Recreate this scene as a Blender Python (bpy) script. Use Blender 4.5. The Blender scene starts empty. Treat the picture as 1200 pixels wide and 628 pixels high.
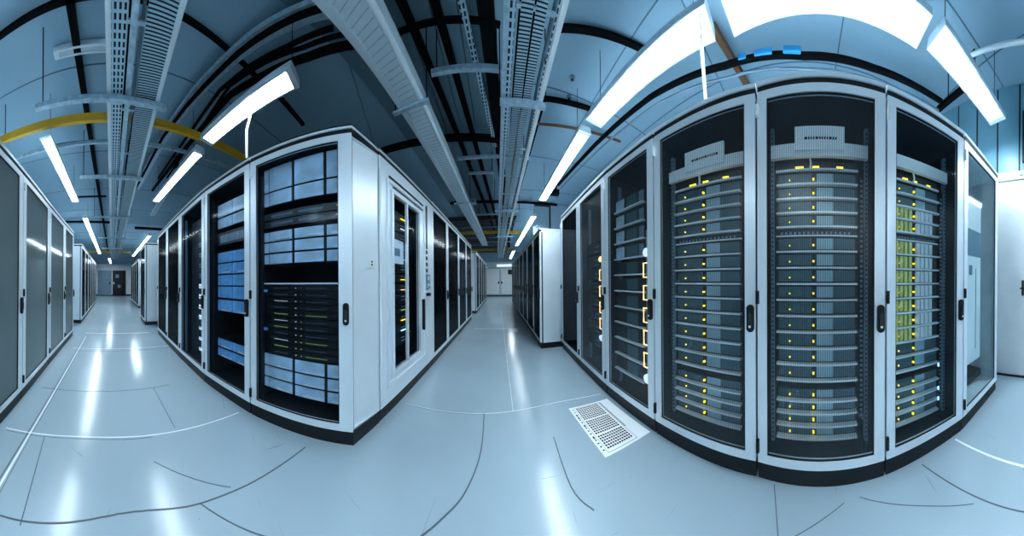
import bpy, bmesh, math, random
from mathutils import Vector, Matrix
random.seed(7)
SC = bpy.context.scene
COL = SC.collection
rad = math.radians

# ---------------------------------------------------------------- materials
def mat(name, col, rough=.4, metal=0., spec=.5, var=.12, scale=6., emit=None, estr=0., bump=0., coat=0., stretch=None):
    m = bpy.data.materials.new(name); m.use_nodes = True
    nt = m.node_tree; b = nt.nodes['Principled BSDF']
    b.inputs['Roughness'].default_value = rough
    b.inputs['Metallic'].default_value = metal
    b.inputs['Coat Weight'].default_value = coat; b.inputs['Specular IOR Level'].default_value = spec
    tc = nt.nodes.new('ShaderNodeTexCoord')
    n = nt.nodes.new('ShaderNodeTexNoise'); n.inputs['Scale'].default_value = scale; n.inputs['Detail'].default_value = 4
    if stretch:
        mp = nt.nodes.new('ShaderNodeMapping'); mp.inputs['Scale'].default_value = stretch
        nt.links.new(tc.outputs['Object'], mp.inputs[0]); nt.links.new(mp.outputs[0], n.inputs['Vector'])
    else:
        nt.links.new(tc.outputs['Object'], n.inputs['Vector'])
    r = nt.nodes.new('ShaderNodeValToRGB')
    r.color_ramp.elements[0].position = .3; r.color_ramp.elements[1].position = .7
    r.color_ramp.elements[0].color = [c*(1-var) for c in col]+[1]
    r.color_ramp.elements[1].color = [min(1, c*(1+var)) for c in col]+[1]
    nt.links.new(n.outputs[0], r.inputs[0]); nt.links.new(r.outputs[0], b.inputs['Base Color'])
    if emit:
        b.inputs['Emission Color'].default_value = list(emit)+[1]; b.inputs['Emission Strength'].default_value = estr
    if bump:
        bp = nt.nodes.new('ShaderNodeBump'); bp.inputs['Strength'].default_value = bump; bp.inputs['Distance'].default_value = .002
        nt.links.new(n.outputs[0], bp.inputs['Height']); nt.links.new(bp.outputs[0], b.inputs['Normal'])
    return m

def pane_mat(name, tint, dark, cover, lines=0., refl=1.45, gloss=.15, rough=.06):
    """tinted door glass behind a fine printed mesh: part see-through, part dark print, with a glossy face"""
    m = bpy.data.materials.new(name); m.use_nodes = True
    nt = m.node_tree; nt.nodes.clear(); N = nt.nodes.new; Lk = nt.links.new
    out = N('ShaderNodeOutputMaterial'); tr = N('ShaderNodeBsdfTransparent'); tr.inputs[0].default_value = list(tint)+[1]
    df = N('ShaderNodeBsdfDiffuse'); df.inputs[0].default_value = list(dark)+[1]
    gl = N('ShaderNodeBsdfGlossy'); gl.inputs['Roughness'].default_value = rough; gl.inputs[0].default_value = (.9, .95, 1, 1)
    fr = N('ShaderNodeFresnel'); fr.inputs[0].default_value = refl
    m1 = N('ShaderNodeMixShader'); m2 = N('ShaderNodeMixShader'); m1.inputs[0].default_value = cover
    if lines:
        tc = N('ShaderNodeTexCoord'); w = N('ShaderNodeTexWave'); w.wave_type = 'BANDS'; w.bands_direction = 'X'
        w.inputs['Scale'].default_value = 26; w.inputs['Distortion'].default_value = 0
        mr = N('ShaderNodeMapRange'); mr.inputs['To Min'].default_value = max(0, cover-lines); mr.inputs['To Max'].default_value = min(1, cover+lines)
        Lk(tc.outputs['Object'], w.inputs['Vector']); Lk(w.outputs['Fac'], mr.inputs['Value']); Lk(mr.outputs[0], m1.inputs[0])
    Lk(tr.outputs[0], m1.inputs[1]); Lk(df.outputs[0], m1.inputs[2])
    ge = N('ShaderNodeNewGeometry'); iv = N('ShaderNodeMath'); iv.operation = 'SUBTRACT'; iv.inputs[0].default_value = 1; mu = N('ShaderNodeMath'); mu.operation = 'MULTIPLY'; gm = N('ShaderNodeMath'); gm.operation = 'MULTIPLY'; gm.inputs[1].default_value = gloss
    Lk(ge.outputs['Backfacing'], iv.inputs[1]); Lk(fr.outputs[0], mu.inputs[0]); Lk(iv.outputs[0], mu.inputs[1]); Lk(mu.outputs[0], gm.inputs[0]); Lk(gm.outputs[0], m2.inputs[0]); Lk(m1.outputs[0], m2.inputs[1]); Lk(gl.outputs[0], m2.inputs[2]); Lk(m2.outputs[0], out.inputs[0])
    return m

def grid_mat(name, ca, cb, sx, sy, rough=.4, metal=.3, gap=.25, axes='XZ', cloud=0.):
    """perforated sheet: small dark holes in a lighter field (brick texture on two object axes)"""
    m = bpy.data.materials.new(name); m.use_nodes = True
    nt = m.node_tree; b = nt.nodes['Principled BSDF']; N = nt.nodes.new; Lk = nt.links.new
    b.inputs['Roughness'].default_value = rough; b.inputs['Metallic'].default_value = metal
    tc = N('ShaderNodeTexCoord'); sp = N('ShaderNodeSeparateXYZ'); cb_ = N('ShaderNodeCombineXYZ')
    Lk(tc.outputs['Object'], sp.inputs[0]); Lk(sp.outputs[axes[0]], cb_.inputs[0]); Lk(sp.outputs[axes[1]], cb_.inputs[1])
    br = N('ShaderNodeTexBrick'); br.offset = 0; br.inputs['Scale'].default_value = 1
    br.inputs['Brick Width'].default_value = sx; br.inputs['Row Height'].default_value = sy
    br.inputs['Mortar Size'].default_value = min(sx, sy)*gap; br.inputs['Mortar Smooth'].default_value = .1
    br.inputs['Color1'].default_value = list(cb)+[1]; br.inputs['Color2'].default_value = list(cb)+[1]; br.inputs['Mortar'].default_value = list(ca)+[1]
    Lk(cb_.outputs[0], br.inputs['Vector']); Lk(br.outputs['Color'], b.inputs['Base Color'])
    if cloud:   # uneven sheet behind the mesh
        n = N('ShaderNodeTexNoise'); n.inputs['Scale'].default_value = 9; Lk(tc.outputs['Object'], n.inputs['Vector'])
        mr = N('ShaderNodeMapRange'); mr.inputs['From Min'].default_value = .35; mr.inputs['From Max'].default_value = .65; mr.inputs['To Min'].default_value = 1-cloud; mr.inputs['To Max'].default_value = 1
        mx = N('ShaderNodeMix'); mx.data_type = 'RGBA'; mx.blend_type = 'MULTIPLY'; mx.inputs[0].default_value = 1
        Lk(n.outputs[0], mr.inputs['Value']); Lk(br.outputs['Color'], mx.inputs[6]); Lk(mr.outputs[0], mx.inputs[7]); Lk(mx.outputs[2], b.inputs['Base Color'])
    return m

def floor_mat():
    m = mat('floor_vinyl', (.33, .44, .515), rough=.18, var=.06, scale=1.3, coat=.1)
    nt = m.node_tree; b = nt.nodes['Principled BSDF']; N = nt.nodes.new; Lk = nt.links.new
    b.inputs['Coat Roughness'].default_value = .3
    tc = N('ShaderNodeTexCoord')
    # worn-in scratches and specks
    src = b.inputs['Base Color'].links[0].from_socket
    for rot, scl, lo, amt in ((.6, (2.5, 60, 1), .70, .40), (-.9, (60, 3, 1), .71, .35), (.2, (45, 38, 1), .74, .55)):
        mp = N('ShaderNodeMapping'); mp.inputs['Rotation'].default_value = (0, 0, rot); mp.inputs['Scale'].default_value = scl
        n2 = N('ShaderNodeTexNoise'); n2.inputs['Scale'].default_value = 1; n2.inputs['Detail'].default_value = 3
        r2 = N('ShaderNodeMapRange'); r2.inputs['From Min'].default_value = lo; r2.inputs['From Max'].default_value = lo+.04; r2.inputs['To Max'].default_value = amt
        Lk(tc.outputs['Object'], mp.inputs[0]); Lk(mp.outputs[0], n2.inputs['Vector']); Lk(n2.outputs[0], r2.inputs['Value'])
        mx = N('ShaderNodeMix'); mx.data_type = 'RGBA'; Lk(r2.outputs[0], mx.inputs[0]); Lk(src, mx.inputs[6]); mx.inputs[7].default_value = (.08, .11, .14, 1); src = mx.outputs[2]
    Lk(src, b.inputs['Base Color'])
    return m

M = dict(
    floor=floor_mat(),
    seam=mat('floor_seam', (.07, .10, .125), .5),
    tape=mat('floor_tape', (.82, .88, .92), .3),
    ceil=mat('ceiling_paint', (.27, .44, .56), .6, var=.08, scale=.8),
    ceilseam=mat('ceiling_joint', (.10, .17, .24), .7),
    deck=mat('roof_deck', (.17, .28, .35), .5, metal=.3, stretch=(1, .1, 1)),
    wall=mat('wall_paint', (.42, .56, .66), .6, var=.05, scale=1.),
    wallblue=mat('blue_wall_panel', (.16, .36, .46), .35, var=.12, scale=1.5),
    white=mat('white_gloss_paint', (.87, .92, .95), .35, var=.04),
    silver=mat('silver_powder_coat', (.77, .87, .94), .32, metal=.25, var=.04, scale=3.),
    steel=mat('galvanised_steel', (.46, .62, .72), .4, metal=.4, var=.2, scale=25.),
    bright=mat('bright_steel', (.85, .93, .97), .25, metal=.15, var=.05),
    black=mat('black_plastic', (.004, .006, .008), .4, spec=.3, var=.2),
    plinth=mat('black_plinth', (.005, .008, .011), .4, spec=.3, var=.2),
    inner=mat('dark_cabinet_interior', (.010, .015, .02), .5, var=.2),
    pale=mat('reflection_pale_interior', (.72, .82, .86), .5, var=.1),  # pale tone stands in for white doors reflected in the end cabinet
    bluegrey=mat('blue_grey_panel', (.17, .27, .35), .45, metal=.2, var=.15),
    chassis=mat('server_chassis', (.016, .026, .034), .45, metal=.2, var=.3, scale=30.),
    mesh=grid_mat('server_mesh', (.085, .165, .20), (.008, .012, .016), .009, .009, gap=.3),
    meshlit=grid_mat('light_server_mesh', (.34, .52, .62), (.02, .035, .05), .010, .010, gap=.4),
    tray=grid_mat('drive_tray_mesh', (.62, .84, 1.), (.16, .33, .52), .013, .013, gap=.36, metal=0, cloud=.35),
    trayblue=grid_mat('blue_drive_tray_mesh', (.22, .58, 1.), (.03, .20, .60), .013, .013, gap=.36, metal=0, cloud=.35),
    perf=grid_mat('perforated_tray', (.50, .68, .78), (.004, .008, .012), .030, .045, gap=.27, metal=.3, axes='XY'),
    slat=grid_mat('slatted_tray', (.42, .60, .70), (.004, .008, .012), .30, .020, gap=.30, metal=.3, axes='XY'),
    punched=grid_mat('punched_rail', (.85, .93, .97), (.01, .015, .02), .024, .040, gap=.3, metal=.1, axes='XY'),
    yellow=mat('yellow_paint', (.80, .42, .02), .4, var=.08),
    brown=mat('brown_pipe', (.16, .07, .03), .5),
    olive=mat('olive_reflection', (.80, .80, .26), .4, var=.25, scale=40.),
    blueclip=mat('blue_clip', (.02, .35, .75), .4),
    cable=mat('black_cable', (.002, .003, .004), .8, spec=.1),
    whitecable=mat('white_cable', (.85, .9, .92), .5),
    ledy=mat('amber_light', (.9, .7, .05), .4, emit=(1, .72, .02), estr=.8),
    ledg=mat('green_light', (.3, .8, .2), .4, emit=(.5, .9, .25), estr=.16),
    ledb=mat('blue_light', (.4, .7, 1), .4, emit=(.25, .6, 1), estr=1.5),
    ledw=mat('white_light', (.9, .95, 1), .4, emit=(.75, .9, 1), estr=.28),
    warm=mat('warm_light', (1, .8, .5), .4, emit=(1, .62, .25), estr=.6),
    lamp=mat('lamp_diffuser', (.95, .97, 1), .4, emit=(.80, .93, 1), estr=15.),
    off=mat('unlit_diffuser', (.55, .68, .76), .4),
    pane=pane_mat('tinted_mesh_glass', (.96, .99, 1.), (.040, .058, .075), .085, lines=.085, gloss=1., rough=.30),  # mesh print lightened to paint in ceiling glare on the glass
    paneblue=pane_mat('storage_rack_glass', (.92, .96, 1.), (.006, .010, .014), .05, gloss=.10),
    panedark=pane_mat('dark_door_glass', (.30, .36, .42), (.006, .009, .012), .5, gloss=.25, rough=.12),
    paneclear=pane_mat('clear_door_glass', (.90, .96, .98), (.02, .03, .035), .05, refl=1.5, gloss=.4),
    panegrey=pane_mat('smoked_grey_glass', (.4, .5, .55), (.15, .205, .215), .88, refl=1.5, gloss=.8, rough=.09),
)

# ---------------------------------------------------------------- mesh builder
class MB:
    def __init__(s, f=None): s.v = []; s.f = []; s.mi = []; s.map = f
    def add(s, vs, fs, mi=0):
        b = len(s.v)
        s.v += [s.map(*p) if s.map else tuple(p) for p in vs]
        s.f += [tuple(b+i for i in q) for q in fs]; s.mi += [mi]*len(fs); return s
    def box(s, x0, x1, y0, y1, z0, z1, mi=0):
        vs = [(x0,y0,z0),(x1,y0,z0),(x1,y1,z0),(x0,y1,z0),(x0,y0,z1),(x1,y0,z1),(x1,y1,z1),(x0,y1,z1)]
        return s.add(vs, [(0,3,2,1),(4,5,6,7),(0,1,5,4),(1,2,6,5),(2,3,7,6),(3,0,4,7)], mi)
    def prism(s, poly, z0, z1, mi=0, axis='z'):
        n = len(poly)
        if axis == 'z': vs = [(x,y,z0) for x,y in poly]+[(x,y,z1) for x,y in poly]
        elif axis == 'y': vs = [(x,z0,y) for x,y in poly]+[(x,z1,y) for x,y in poly]
        fs = [tuple(range(n-1,-1,-1)), tuple(range(n,2*n))]+[(i,(i+1)%n,n+(i+1)%n,n+i) for i in range(n)]
        return s.add(vs, fs, mi)
    def tube(s, pts, r, n=8, mi=0):
        pts = [Vector(p) for p in pts]; vs = []; fs = []
        for i, p in enumerate(pts):
            t = (pts[min(i+1, len(pts)-1)]-pts[max(i-1, 0)]).normalized()
            a = t.cross(Vector((0,0,1)) if abs(t.z) < .9 else Vector((1,0,0))).normalized(); b = t.cross(a)
            vs += [p+(a*math.cos(2*math.pi*k/n)+b*math.sin(2*math.pi*k/n))*r for k in range(n)]
        for i in range(len(pts)-1):
            fs += [(i*n+k, i*n+(k+1)%n, (i+1)*n+(k+1)%n, (i+1)*n+k) for k in range(n)]
        fs += [tuple(range(n-1,-1,-1)), tuple((len(pts)-1)*n+k for k in range(n))]
        return s.add(vs, fs, mi)
    def bar(s, p, q, w, h, mi=0, prof=None):
        """straight bar of w (sideways) x h (up) from p to q, or any closed profile [(side, up), ...]"""
        p, q = Vector(p), Vector(q); t = (q-p).normalized()
        a = Vector((t.y, -t.x, 0)); a = a.normalized() if a.length > 1e-6 else Vector((1,0,0)); b = a.cross(t)
        prof = prof or [(-w/2,-h/2),(w/2,-h/2),(w/2,h/2),(-w/2,h/2)]
        n = len(prof); vs = [p+a*u+b*v for u, v in prof]+[q+a*u+b*v for u, v in prof]
        return s.add(vs, [tuple(range(n)), tuple(range(2*n-1,n-1,-1))]+[(i, n+i, n+(i+1)%n, (i+1)%n) for i in range(n)], mi)
    def build(s, name, m, parent=None, loc=None, smooth=False, bevel=0.):
        me = bpy.data.meshes.new(name); me.from_pydata([tuple(v) for v in s.v], [], s.f)
        for x in (m if isinstance(m, (list, tuple)) else [m]): me.materials.append(M[x])
        me.polygons.foreach_set('material_index', s.mi)
        bm = bmesh.new(); bm.from_mesh(me); bmesh.ops.recalc_face_normals(bm, faces=bm.faces); bm.to_mesh(me); bm.free()
        if smooth: me.polygons.foreach_set('use_smooth', [True]*len(me.polygons))
        o = bpy.data.objects.new(name, me); COL.objects.link(o)
        if parent: o.parent = parent
        if loc is not None: o.location = loc
        if bevel:
            b = o.modifiers.new('edge', 'BEVEL'); b.width = bevel; b.segments = 2; b.limit_method = 'ANGLE'
        return o

def rrect(x0, x1, z0, z1, r, n=5):
    out = []
    for cx, cz, a0 in ((x1-r, z1-r, 0), (x0+r, z1-r, 90), (x0+r, z0+r, 180), (x1-r, z0+r, 270)):
        out += [(cx+r*math.cos(rad(a0+90*k/n)), cz+r*math.sin(rad(a0+90*k/n))) for k in range(n+1)]
    return out

def tag(o, label, cat, group=None, kind=None):
    if label: o['label'] = label
    if cat: o['category'] = cat
    if group: o['group'] = group
    if kind: o['kind'] = kind
    return o
def struct(o): o['kind'] = 'structure'; return o
def empty(name, loc, rz=0.):
    o = bpy.data.objects.new(name, None); o.empty_display_size = .1; COL.objects.link(o)
    o.location = loc; o.rotation_euler = (0, 0, rz); return o
def copy_tree(o, parent=None):
    c = o.copy(); COL.objects.link(c)
    if parent: c.parent = parent
    for ch in [x for x in bpy.data.objects if x.parent == o]: copy_tree(ch, c)
    return c
def azv(a, l=1.): return Vector((math.sin(rad(a))*l, math.cos(rad(a))*l))

# ---------------------------------------------------------------- the room
CZ = 3.33
POLY = [(2.62,-1.44),(1.5,14.65),(-6.0,15.2),(-13.,8.5),(-17.8,-2.8),(-12.5,-12.5),(1.3,-5.0),(.9,-2.0)]
WALLN = ['wall_right','wall_far','wall_corner','wall_inner','wall_end','wall_left','wall_rear','wall_back']
mb = MB(); mb.prism(POLY, -.12, 0)
def strip(mb, p, q, w, z0, z1, mi):
    p, q = Vector(p), Vector(q); t = (q-p).normalized(); a = Vector((-t.y, t.x))*w/2
    mb.prism([tuple(p-a), tuple(q-a), tuple(q+a), tuple(p+a)], z0, z1, mi)
def poly_strip(mb, pts, w, z0, z1, mi):
    """a smooth flat band through the points"""
    P = [Vector(p) for p in pts]
    if len(P) > 2:
        out = []
        for i in range(len(P)-1):
            a, b, c, e = P[max(i-1, 0)], P[i], P[i+1], P[min(i+2, len(P)-1)]
            for k in range(6):
                t = k/6; out.append(.5*((2*b)+(c-a)*t+(2*a-5*b+4*c-e)*t*t+(3*b-a-3*c+e)*t**3))
        P = out+[P[-1]]
    vs = []
    for i, p in enumerate(P):
        t = (P[min(i+1, len(P)-1)]-P[max(i-1, 0)]).normalized(); a = Vector((-t.y, t.x))*w*.33
        vs += [(*(p-a), z0), (*(p+a), z0), (*(p+a), z1), (*(p-a), z1)]
    fs = [(0, 1, 2, 3), tuple(4*(len(P)-1)+k for k in (3, 2, 1, 0))]
    for i in range(len(P)-1): fs += [(4*i+k, 4*i+4+k, 4*i+4+(k+1) % 4, 4*i+(k+1) % 4) for k in range(4)]
    mb.add(vs, fs, mi)
FZ = (-.01, .0012)
# dark (1) and white (2) joints of the floor sheets
for pts, w_, mi in (
    ([(-.24,1.59),(-.21,1.23),(-.25,.98),(-.33,.83),(-.40,.72),(-.45,.62)], .012, 1), ([(.0,1.63),(-.25,5.),(-.55,9.)], .005, 2), ([(-.93,1.49),(-.24,1.59),(.38,1.70),(.82,1.68)], .006, 2),
    ([(-.93,1.485),(-.24,1.583)], .004, 1), ([(.28,1.33),(.30,.98),(.37,.84)], .010, 1), ([(-.9,4.45),(.3,4.55)], .02, 2), ([(.02,4.2),(.02,4.5)], .3, 2),
    ([(-.44,-.80),(-.83,-.41),(-.97,-.04),(-1.05,.26),(-1.14,.62)], .010, 1), ([(-.97,-.04),(-.81,.24),(-.76,.34)], .008, 1), ([(-.50,-.72),(-.92,-1.03)], .008, 1),
    ([(-1.15,-.33),(-1.04,.12)], .006, 1), ([(-1.96,-.57),(-1.45,-.25)], .008, 1), ([(-1.33,-1.53),(-1.63,-1.09),(-2.05,-.42)], .008, 1), ([(-2.5,-2.1),(-3.1,-1.1),(-3.4,-.55)], .010, 2),
    ([(-3.43,-2.52),(-4.1,-1.3)], .03, 2), ([(-2.4,-2.0),(-3.3,-.6)], .006, 1),
    ([(-.30,-.80),(-1.01,-1.2),(-3.2,-2.34)], .018, 2), ([(-.32,-.835),(-1.02,-1.225),(-3.2,-2.37)], .010, 1), ([(-.30,-.77),(-1.0,-1.178),(-3.2,-2.32)], .005, 1),
    ([(-.74,-1.26),(-1.10,-.84),(-1.35,-.39),(-1.63,.26)], .012, 2), ([(-.73,-1.24),(-1.085,-.83),(-1.33,-.39)], .005, 1),
    ([(.99,-.88),(.80,-.93),(.40,-1.04)], .022, 2), ([(.97,-.60),(.76,-.68),(.36,-.83)], .009, 1), ([(1.0,.22),(.70,.13)], .007, 1), ([(.94,-.22),(.79,-.49),(.64,-.69)], .004, 1), ([(.81,.09),(.93,-.14)], .004, 1)):
    poly_strip(mb, pts, w_, *FZ, mi)
fl = struct(mb.build('floor', ['floor', 'seam', 'tape']))

mb = MB(); mb.prism(POLY, CZ, CZ+.1)
RA = -4.
def rf(a, b):   # along / across coordinates of the right-hand aisle
    d = azv(RA); n = azv(RA+90); return (d.x*a+n.x*b, d.y*a+n.y*b)
for k in range(-3, 12): strip(mb, rf(k*1.25-.35, .25), rf(k*1.25-.35, 2.4), .012, CZ-.004, CZ, 1)
for b in (1.15, 2.0): strip(mb, rf(-3., b), rf(14, b), .010, CZ-.004, CZ, 1)
def lf(a, b):   # along / across coordinates of the left-hand aisle
    d = azv(-118.5); n = azv(-118.5+90); return (d.x*a+n.x*b, d.y*a+n.y*b)
for k in range(0, 12): strip(mb, lf(k*1.3+.65, -3.5), lf(k*1.3+.65, 3.), .010, CZ-.004, CZ, 1)
struct(mb.build('ceiling', ['ceil', 'ceilseam']))
# darker ribbed roof deck over the right-hand aisle
mb = MB()
for k in range(6):
    b0 = -1.25+k*.21
    mb.bar((*rf(.2, b0), CZ-.02), (*rf(14.2, b0), CZ-.02), 0, 0, 0, prof=[(-.10,-.005),(.095,-.005),(.104,.018),(-.104,.018)])
struct(mb.build('ceiling_deck', 'deck'))

for i, n in enumerate(WALLN):
    p, q = Vector(POLY[i]), Vector(POLY[(i+1) % len(POLY)]); t = (q-p).normalized(); o = Vector((t.y, -t.x))*-.1
    c = Vector((-4, 0)); o = o if (p+o-c).length > (p-c).length else -o
    mb = MB(); mb.prism([tuple(p), tuple(q), tuple(q+o), tuple(p+o)], 0, CZ)
    struct(mb.build(n, 'wall'))

# back wall beside the glass row: blue panels with dark joints over a white lower wall
bw0, bwd = Vector((2.62,-1.44)), (Vector((.9,-2.))-Vector((2.62,-1.44))).normalized()
bwn = Vector((bwd.y, -bwd.x)); bwn = bwn if bwn.dot(-bw0) > 0 else -bwn
def bwp(t, d): v = bw0+bwd*t+bwn*d; return (v.x, v.y)
def bw(mb, t0, t1, d0, d1, z0, z1, mi=0): mb.prism([bwp(t0,d0), bwp(t1,d0), bwp(t1,d1), bwp(t0,d1)], z0, z1, mi)
mb = MB(); tw = .262; t = .02
while t < 1.75:
    bw(mb, t+.010, min(t+tw, 1.80)-.010, .002, .03, 2.33, CZ-.005, 0); bw(mb, t-.010, t+.010, .002, .022, 2.33, CZ-.005, 1); t += tw
struct(mb.build('wall_panels', ['wallblue', 'black']))
mb = MB(); bw(mb, .02, 1.80, .002, .05, 2.24, 2.33, 0); bw(mb, 1.60, 1.64, .05, .056, 2.27, 2.305, 1); bw(mb, 1.605, 1.635, .056, .058, 2.285, 2.305, 0)
struct(mb.build('trim_1', ['white', 'bluegrey']))
mb = MB(); bw(mb, .02, 1.36, .002, .02, .0, 2.24, 0); struct(mb.build('trim_2', 'white'))
d1 = MB(); bw(d1, 1.36, 1.80, .002, .03, .02, 2.235, 0); d1 = struct(d1.build('door_1', 'white'))
h = MB(); bw(h, 1.635, 1.66, .03, .07, .93, 1.10, 0); bw(h, 1.62, 1.70, .06, .075, 1.0, 1.02, 0); h.build('door_handle', 'black', d1)
mb = MB(); bw(mb, .02, 1.8, .03, .042, .0, .02, 0); struct(mb.build('baseboard_back', 'black'))
scr = MB(); bw(scr, 1.632, 1.79, .03, .07, 2.42, 2.98, 0); tag(scr.build('wall_screen', 'black'), 'black screen edge high on the blue wall panels', 'screen')

# far end of the right-hand aisle: pale double doors
def fw(mb, x0, x1, d0, d1, z0, z1, mi=0):
    s = lambda x: 14.65-(x-1.5)*.0733
    mb.prism([(x0, s(x0)-d0), (x1, s(x1)-d0), (x1, s(x1)-d1), (x0, s(x0)-d1)], z0, z1, mi)
mb = MB(); fw(mb, -2.5, .9, .001, .03, 0, 2.62, 0); fw(mb, -2.5, .9, .03, .04, 0.0, .08, 1); struct(mb.build('trim_3', ['white', 'black']))
for nm, x0, x1, hx in (('door_2', -2.05, -.92, -1.02), ('door_3', -.88, .25, -.78)):
    mb = MB(); fw(mb, x0, x1, .032, .08, .08, 2.2, 0); fw(mb, x0+.05, x1-.05, .08, .083, .15, 2.1, 1); d = struct(mb.build(nm, ['wall', 'white']))
    mb = MB(); fw(mb, hx-.05, hx+.05, .083, .13, .95, 1.1, 0); mb.build('door_handle', 'black', d)
mb = MB(); fw(mb, -1.15, .15, .032, .06, 2.25, 2.42, 0); struct(mb.build('window_1', 'ledw'))
mb = MB(); fw(mb, -.3, .05, .09, .2, 1.65, 2.0, 0); tag(mb.build('wall_box', 'black'), 'black box fixed to the pale doors at the far aisle end', 'box')

# far end of the left-hand aisle: grey and black doors in a pale frame
ec = Vector((-14.9,-8.1)); et = azv(-118.5+90); en = azv(61.5)
def ew(mb, t0, t1, d0, d1, z0, z1, mi=0):
    P = lambda t, d: tuple(ec+et*t+en*d)
    mb.prism([P(t0,d0), P(t1,d0), P(t1,d1), P(t0,d1)], z0, z1, mi)
mb = MB(); ew(mb, -2.2, 2.2, .02, .06, 0, 2.75, 0); ew(mb, -2.2, 2.2, .06, .10, 2.3, 2.75, 0); struct(mb.build('trim_4', 'white'))
mb = MB(); ew(mb, -1.25, -.02, .065, .12, .05, 2.2, 0); d = struct(mb.build('door_4', 'bluegrey'))
mb = MB(); ew(mb, -.25, -.15, .12, .16, 1., 1.2); mb.build('door_handle', 'black', d)
mb = MB(); ew(mb, .05, 1.2, .065, .12, .05, 2.2, 0); ew(mb, .3, .6, .12, .13, 1.55, 1.85, 1); ew(mb, .5, .75, .12, .13, .7, .95, 1); d = struct(mb.build('door_5', ['black', 'bluegrey']))
mb = MB(); ew(mb, .12, .2, .12, .16, 1., 1.2); mb.build('door_handle', 'bright', d)
mb = MB(); ew(mb, -2.2, 2.2, .06, .07, 0, .12, 0); struct(mb.build('baseboard_end', 'black'))

# bulkhead above the lower cabinets, with a dark frame on its face
mb = MB(); mb.prism([(.64,5.45),(1.9,5.54),(1.88,5.66),(.63,5.57)], 1.985, CZ-.002); struct(mb.build('wall_bulkhead', 'wall'))
mb = MB()
for a, b in (((.66,5.43,3.25),(1.10,5.46,3.25)), ((1.10,5.46,2.0),(1.10,5.46,3.27))): mb.bar(a, b, .035, .035)
struct(mb.build('trim_5', 'inner'))
# dark panel coloured to stand in for the black open void past the bulkhead
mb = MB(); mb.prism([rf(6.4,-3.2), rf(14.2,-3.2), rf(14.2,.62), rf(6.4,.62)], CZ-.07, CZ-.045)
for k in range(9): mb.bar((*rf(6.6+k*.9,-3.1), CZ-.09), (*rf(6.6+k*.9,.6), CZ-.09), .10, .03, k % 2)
struct(mb.build('ceiling_void_panel', ['inner', 'bluegrey']))

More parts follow.
